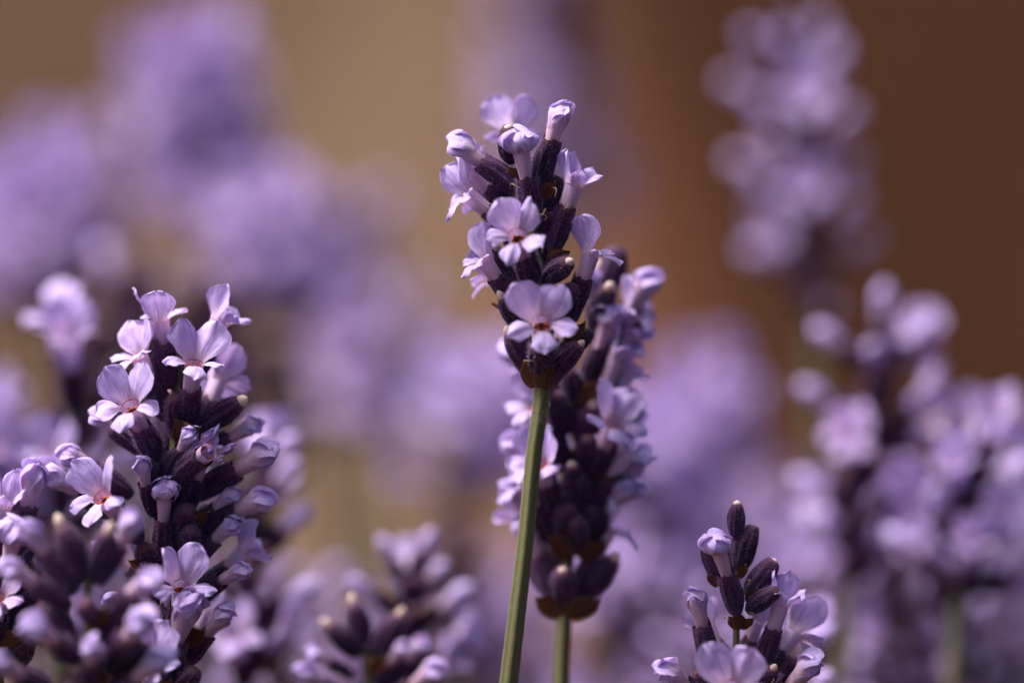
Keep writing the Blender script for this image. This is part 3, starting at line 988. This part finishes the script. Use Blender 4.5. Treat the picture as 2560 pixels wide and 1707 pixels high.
add_bracteoles(tall, [(1358, 528, 60), (1362, 550, 20), (1275, 470, 120), (1380, 470, 40), (1352, 620, 100), (1432, 520, 70), (1312, 912, 150), (1392, 845, 20)], -.6)
add_bracteoles(short, [(1812, 1545, 160), (1885, 1545, 10), (1925, 1690, 20), (1745, 1690, 160), (1868, 1452, 60)], 0)

# ---- low budding spike left of the green stem
spike('small spike of three dark buds with pale tips spreading like a fan',
      [(930, 1860), (925, 1740), (918, 1660), (915, 1615)], 19.0, [
    (905, 1620, 887, 1520, 'B', .2, dict(v=4, s=1.0)), (940, 1645, 988, 1558, 'B', .2, dict(v=4, s=1.05)), (897, 1640, 846, 1588, 'B', .2, dict(v=4, s=.95)),
    (880, 1690, 840, 1665, 'C', .2, dict(v=0, s=.6)), (938, 1720, 962, 1680, 'C', .2, dict(v=1, s=.7)),
    (960, 1715, 1000, 1670, 'C', -.2, dict(s=.7)), (870, 1770, 820, 1725, 'C', .3, dict(v=3, s=.8)), (960, 1790, 1010, 1740, 'C', .3), 
], bracts=[(925, 1675, 950, 1640, -.8, .7)], seed=71, back=0)

# ---- blurred spikes whose single blooms can still be told apart
spike('blurred lavender spike standing alone before the dark brown ground',
      [(2045, 960), (2034, 780), (2022, 620), (2008, 420), (1992, 220), (1978, 60)], 105.0, [
    (1968, 290, 1888, 242, 'C', .1), (1988, 250, 1972, 165, 'C', .3), (2012, 275, 2050, 208, 'C', .2), (2006, 345, 2007, 290, 'O', .8),
    (1988, 478, 1908, 434, 'C', .1), (2016, 495, 2078, 446, 'C', .1), (2010, 570, 2010, 515, 'O', .8), (2006, 700, 1940, 658, 'C', .1),
    (2034, 695, 2088, 655, 'C', .1), (1985, 160, 1975, 70, 'K', .3), (1990, 110, 1950, 30, 'K', .1), (1985, 100, 2000, 10, 'B', .1), (2024, 730, 2024, 640, 'K', .7),
    (2024, 660, 2030, 570, 'K', .5), (2000, 430, 1965, 350, 'K', .5), (2010, 430, 2020, 340, 'K', .5), (2000, 380, 1980, 300, 'K', -.5), (2020, 600, 2000, 520, 'K', -.5),
    (1995, 240, 1985, 170, 'K', .5), (2025, 760, 2030, 690, 'K', .5), (2026, 780, 2000, 710, 'K', .3), (1990, 330, 1940, 290, 'C', .4), (2015, 400, 2062, 345, 'C', .3), (1998, 540, 1945, 495, 'C', .4), (2020, 610, 2068, 560, 'C', .3), (1985, 200, 1935, 150, 'C', .3), (2005, 210, 2030, 130, 'C', .2),
    (2015, 520, 2040, 440, 'K', .6), (1995, 300, 2010, 220, 'K', .6), (2030, 800, 2040, 720, 'K', .6), (2012, 640, 1990, 560, 'K', .6), (2005, 470, 2000, 390, 'K', .7),
], seed=81, lod=1, back=4, stem_r=.8)
spike('blurred leaning spike with round blooms in front of the right hand mass',
      [(2120, 1560), (2140, 1330), (2165, 1120), (2188, 960), (2205, 860)], 58.0, [
    (2200, 905, 2204, 835, 'C', .1), (2185, 935, 2125, 885, 'C', .1), (2190, 965, 2180, 912, 'C', .8), (2206, 945, 2244, 898, 'C', .1), (2150, 1065, 2080, 1014, 'C', .1),
    (2205, 1095, 2258, 1040, 'H', .2), (2192, 1140, 2258, 1105, 'H', .2), (2160, 1185, 2135, 1132, 'O', .8), (2170, 1300, 2200, 1250, 'H', .7), (2140, 1290, 2070, 1240, 'C', .1),
    (2180, 1060, 2170, 970, 'K', .6), (2190, 1030, 2215, 950, 'K', .5), (2175, 1130, 2190, 1040, 'K', .6), (2160, 1230, 2180, 1150, 'K', .6), (2150, 1260, 2120, 1180, 'K', .5),
    (2150, 1360, 2160, 1280, 'K', .7), (2135, 1400, 2090, 1330, 'O', .4), (2140, 1450, 2180, 1380, 'O', .4), (2130, 1460, 2130, 1380, 'K', .6),
], seed=82, lod=1, back=6, stem_r=.7)
spike('blurred spike whose single big pale flower stands above its dark buds',
      [(140, 1800), (155, 1400), (172, 1150), (184, 1030)], 36.0, [
    (190, 1040, 186, 950, 'H', .5, dict(s=1.35)), (170, 1020, 160, 920, 'O', .1, dict(s=1.2)), (180, 1120, 140, 1040, 'K', .3), (185, 1140, 225, 1060, 'K', .3), (175, 1180, 175, 1090, 'K', .7),
    (165, 1220, 90, 1170, 'H', .2), (170, 1230, 240, 1190, 'C', .2), (165, 1290, 150, 1210, 'O', .6), (160, 1350, 80, 1310, 'O', .2), (165, 1340, 230, 1300, 'K', .2),
    (155, 1420, 130, 1340, 'K', .6), (150, 1480, 210, 1430, 'O', .3), (150, 1500, 80, 1450, 'H', .3),
], seed=83, lod=1, back=4)
spike('blurred spike with pale round blooms behind the broad pale one',
      [(600, 1950), (604, 1650), (614, 1420), (622, 1240), (626, 1160)], 36.0, [
    (632, 1210, 664, 1172, 'C', .1, dict(s=.85)), (628, 1275, 664, 1235, 'C', .2, dict(s=.9)), (622, 1410, 682, 1350, 'C', .1, dict(s=1.1)), (620, 1570, 676, 1530, 'C', .2, dict(s=1.1)),
    (612, 1690, 650, 1648, 'H', .3), (620, 1360, 650, 1290, 'K', .5), (618, 1450, 650, 1390, 'K', .5), (615, 1500, 620, 1430, 'K', .7), (612, 1600, 640, 1520, 'K', .6),
    (608, 1640, 570, 1570, 'K', .5), (610, 1560, 560, 1500, 'C', .2), (620, 1330, 580, 1280, 'C', .2), (610, 1730, 600, 1650, 'O', .6), (624, 1300, 625, 1220, 'K', .6),
], seed=84, lod=1, back=5)
spike('blurred dark spike with pale blooms behind the fan of three buds',
      [(1008, 1950), (1012, 1720), (1018, 1560), (1022, 1440)], 36.0, [
    (1015, 1480, 990, 1420, 'C', .2, dict(s=.75)), (1026, 1450, 1052, 1388, 'C', .1, dict(s=.72)), (1010, 1540, 968, 1508, 'C', .2, dict(s=.85)), (1030, 1510, 1066, 1462, 'C', .2, dict(s=.75)),
    (1030, 1585, 1078, 1542, 'C', .2, dict(s=.95)), (1018, 1540, 1025, 1450, 'K', .7), (1016, 1610, 1030, 1530, 'K', .7), (1012, 1640, 980, 1570, 'K', .6), (1014, 1700, 1030, 1620, 'K', .7),
    (1012, 1700, 1075, 1650, 'H', .2), (1010, 1780, 1060, 1720, 'H', .3), (1008, 1760, 950, 1700, 'H', .3),
], seed=85, lod=1, back=4)


# ------------------------------------------------------------------ spikes further back, out of focus
def far_spike(label, group, xt, yt, xb, yb, dd, seed, mood='mixed', s=1.0):
    rnd = random.Random(seed * 7 + 1)
    top, bot = at(xt, yt, dd), at(xb, yb, dd)
    axv = (top - bot).normalized()
    top = top - axv * min(.0065, (top - bot).length * .4)
    Lh = (top - bot).length / MM
    below = bot - axv * .03
    foot = stem_foot(bot, below)
    root = new_spike(label, group, foot)
    mid = Vector((below.x * .6 + foot.x * .4, below.y * .6 + foot.y * .4, below.z * .5))
    path = smooth_path([foot, mid, below, bot, top], 5)
    sweep_stem(root, path, [(0, 1.0), (.5, .75), (.75, .65), (1, .4)], False, 0, seed)
    pool = {'mixed': 'OHCCCK', 'open': 'OOOHHK', 'buds': 'CKKKC', 'dark': 'KKKKB'}[mood]
    z, wh = 0.0, 0
    X = axv.orthogonal().normalized(); Y = axv.cross(X)
    while z < Lh - 1.5:
        f = z / Lh
        nf = (7 if mood == 'open' else 5) if f < .8 else 4
        for k in range(nf):
            a = (k + (wh % 2) * .5 + rnd.uniform(-.2, .2)) / nf * 6.283
            side = X * math.cos(a) + Y * math.sin(a)
            elv = math.radians(35 + 30 * f + rnd.uniform(-12, 12))
            kd = rnd.choice(pool) if f < .8 else rnd.choice(pool + 'BC')
            add_floret(root, bot + axv * (z * MM) + side * .0007, side * math.cos(elv) + axv * math.sin(elv), axv, kd, rnd.randrange(40),
                       s * rnd.uniform(.9, 1.1), rnd.uniform(-15, 15), 2 if mood == 'open' else 1)
        if wh % 2 == 0:
            a = rnd.uniform(0, 6.28)
            side = X * math.cos(a) + Y * math.sin(a)
            add_bract(root, bot + axv * ((z - .3) * MM) + side * .0003, side * .7 + axv * .7, side - axv * .3, seed + wh, .95)
        z += rnd.uniform(3.3, 4.3) if f > .2 else rnd.uniform(4.0, 5.2)
        wh += 1
    # buds at the very top
    for k in range(3):
        a = k * 2.1 + seed
        add_floret(root, top - axv * .0035, axv + (X * math.cos(a) + Y * math.sin(a)) * .25, axv, rnd.choice('BKC' if mood != 'dark' else 'K'), k, s * .85, 0, 1)
    return root


FAR = [
    # label, group, head top px, head bottom px, depth, mood, scale
    ('hazy lavender spike rising behind the tip of the tall sharp spike', None, 1330, -240, 1390, 560, 300, 'mixed', 1.2),
    ('tallest hazy spike above the broad pale one, with a bright bloom half way down', None, 450, 20, 540, 580, 155, 'open', 1.05),
    ('hazy lavender spike leaning against the tallest hazy one', None, 620, 380, 720, 800, 140, 'open', 0.95),
    ('faint pinkish spike standing before the bare tan ground, next to the tall sharp spike', None, 880, 440, 905, 1080, 200, 'mixed', 1.15),
    ('dim hazy spike at the far end of the row', None, 75, 340, 120, 780, 165, 'open', 1.2),
    ('faint pinkish spike leaning on the taller faint one beside the tan ground', None, 930, 640, 950, 1100, 190, 'mixed', .95),
    ('shaded spike of closed buds behind the two upright blooms', None, 440, 660, 450, 1180, 105, 'dark', 1.0),
    ('thick shaded spike of closed buds between the big pale flower and the upright blooms', None, 320, 600, 330, 1000, 95, 'dark', 1.25),
    ('thick shaded spike of closed buds under the leaning hazy one', None, 530, 590, 540, 1000, 95, 'dark', 1.25),
    ('shaded spike of closed buds low beside the tan gap', None, 690, 720, 680, 1200, 120, 'dark', 1.0),
    ('shaded spike of closed buds behind the single big pale flower', None, 215, 700, 230, 1180, 100, 'dark', 1.0),
    ('soft purple spike beside the tan gap, half hidden by the long spike', None, 1205, 790, 1165, 1250, 130, 'open', .95),
    ('soft pinkish bloom spike filling the gap beside the long spike', None, 1765, 840, 1740, 1220, 125, 'open', .85),
    ('blurred spike with a bright bloom at its middle beside the leaning one', None, 2440, 980, 2400, 1480, 50, 'mixed', 1.05),
    ('soft purple spike right behind the lower half of the long spike', None, 1620, 1010, 1600, 1500, 120, 'open', 1.1),
    ('blurred spike close behind the short spike of furry buds', None, 1975, 1440, 1960, 1900, 30, 'mixed', .85),
    ('shaded dark budding spike behind the broad pale one', None, 330, 640, 350, 1150, 110, 'dark', 1.0),
    ('shaded dark budding spike beneath the tallest hazy one', None, 560, 620, 580, 1150, 130, 'dark', 1.0),
    ('dark unopened spike beneath the bloomless gap', None, 1130, 1150, 1150, 1650, 110, 'dark', 1.0),
]
for i, (lab, grp, xt, yt, xb, yb, dd, mood, s) in enumerate(FAR):
    far_spike(lab, grp, xt, yt, xb, yb, dd, i + 1, mood, s)

rnd = random.Random(77)


def field(n, x0, x1, ytop, d0, d1, label, group, seed0, moods):
    for i in range(n):
        x = x0 + (x1 - x0) * (i + rnd.uniform(.1, .9)) / n
        dd = rnd.uniform(d0, d1)
        y = ytop(x) + rnd.uniform(0, 320)
        h = rnd.uniform(22, 34) / (FRAME_W / 2560 * 1000 * (FOCUS + dd * MM) / FOCUS)
        bx = x + rnd.uniform(-60, 60)
        mood = rnd.choice(moods)
        tail = {'mixed': ', pale blooms among dark buds', 'open': ', thick with pale blooms', 'buds': ', mostly dark closed buds'}[mood]
        far_spike(label + tail, group, x, y, bx, y + h, dd, seed0 + i, mood, rnd.uniform(.8, .98))


MOODS = ['mixed', 'open', 'mixed', 'buds']
DIM = ['mixed', 'buds', 'mixed']
field(24, 1640, 2650, lambda x: interp([(1640, 1230), (1900, 1050), (2100, 980), (2600, 960)], x), 60, 210,
      'blurred spike in the crowd behind the furry buds', 'blurred spikes on the right of the bush', 200, DIM)
field(10, -120, 760, lambda x: interp([(-120, 820), (300, 900), (700, 1150)], x), 60, 200,
      'blurred spike in the crowd behind the broad pale one', 'blurred spikes on the left of the bush', 300, MOODS)
field(9, 820, 1660, lambda x: interp([(820, 1420), (1150, 1250), (1660, 1150)], x), 80, 240,
      'blurred spike low behind the two middle stems', 'blurred spikes in the middle of the bush', 400, MOODS)


# ------------------------------------------------------------------ leafy shoots below the flowers
def foliage():
    r = random.Random(9)
    V, F, U = [], [], []
    for _ in range(420):
        x = r.uniform(-330, 330)
        y = r.uniform(285, 760)
        h = r.uniform(180, 430) - .05 * abs(x)
        lean = Vector((r.gauss(0, .12), r.gauss(0, .12), 1)).normalized()
        for k in range(34):
            z = h * r.uniform(.25, 1.0)
            p = Vector((x, y, 0)) + lean * z
            a = r.uniform(0, 6.28)
            d = Vector((math.cos(a), math.sin(a), r.uniform(.5, 1.6))).normalized()
            L = r.uniform(22, 42)
            t = d.cross(Vector((0, 0, 1))).normalized() * r.uniform(1.2, 2.0)
            dr = Vector((0, 0, -r.uniform(1, 5)))
            i = len(V)
            for s, wd in ((0, .5), (.4, 1), (.8, .8), (1, .08)):
                q = p + d * (L * s) + dr * (s * s)
                V.append(tuple(q - t * wd)); V.append(tuple(q + t * wd))
                U += [(0, s), (1, s)]
            F += [(i, i + 1, i + 3, i + 2), (i + 2, i + 3, i + 5, i + 4), (i + 4, i + 5, i + 7, i + 6)]
    o = link('lavender_foliage', mesh('lavender_foliage', V, F, U, 'leaf'), None)
    o['kind'] = 'stuff'
    o['label'] = 'narrow grey green lavender leaves growing below the flower spikes'
    o['category'] = 'foliage'


foliage()
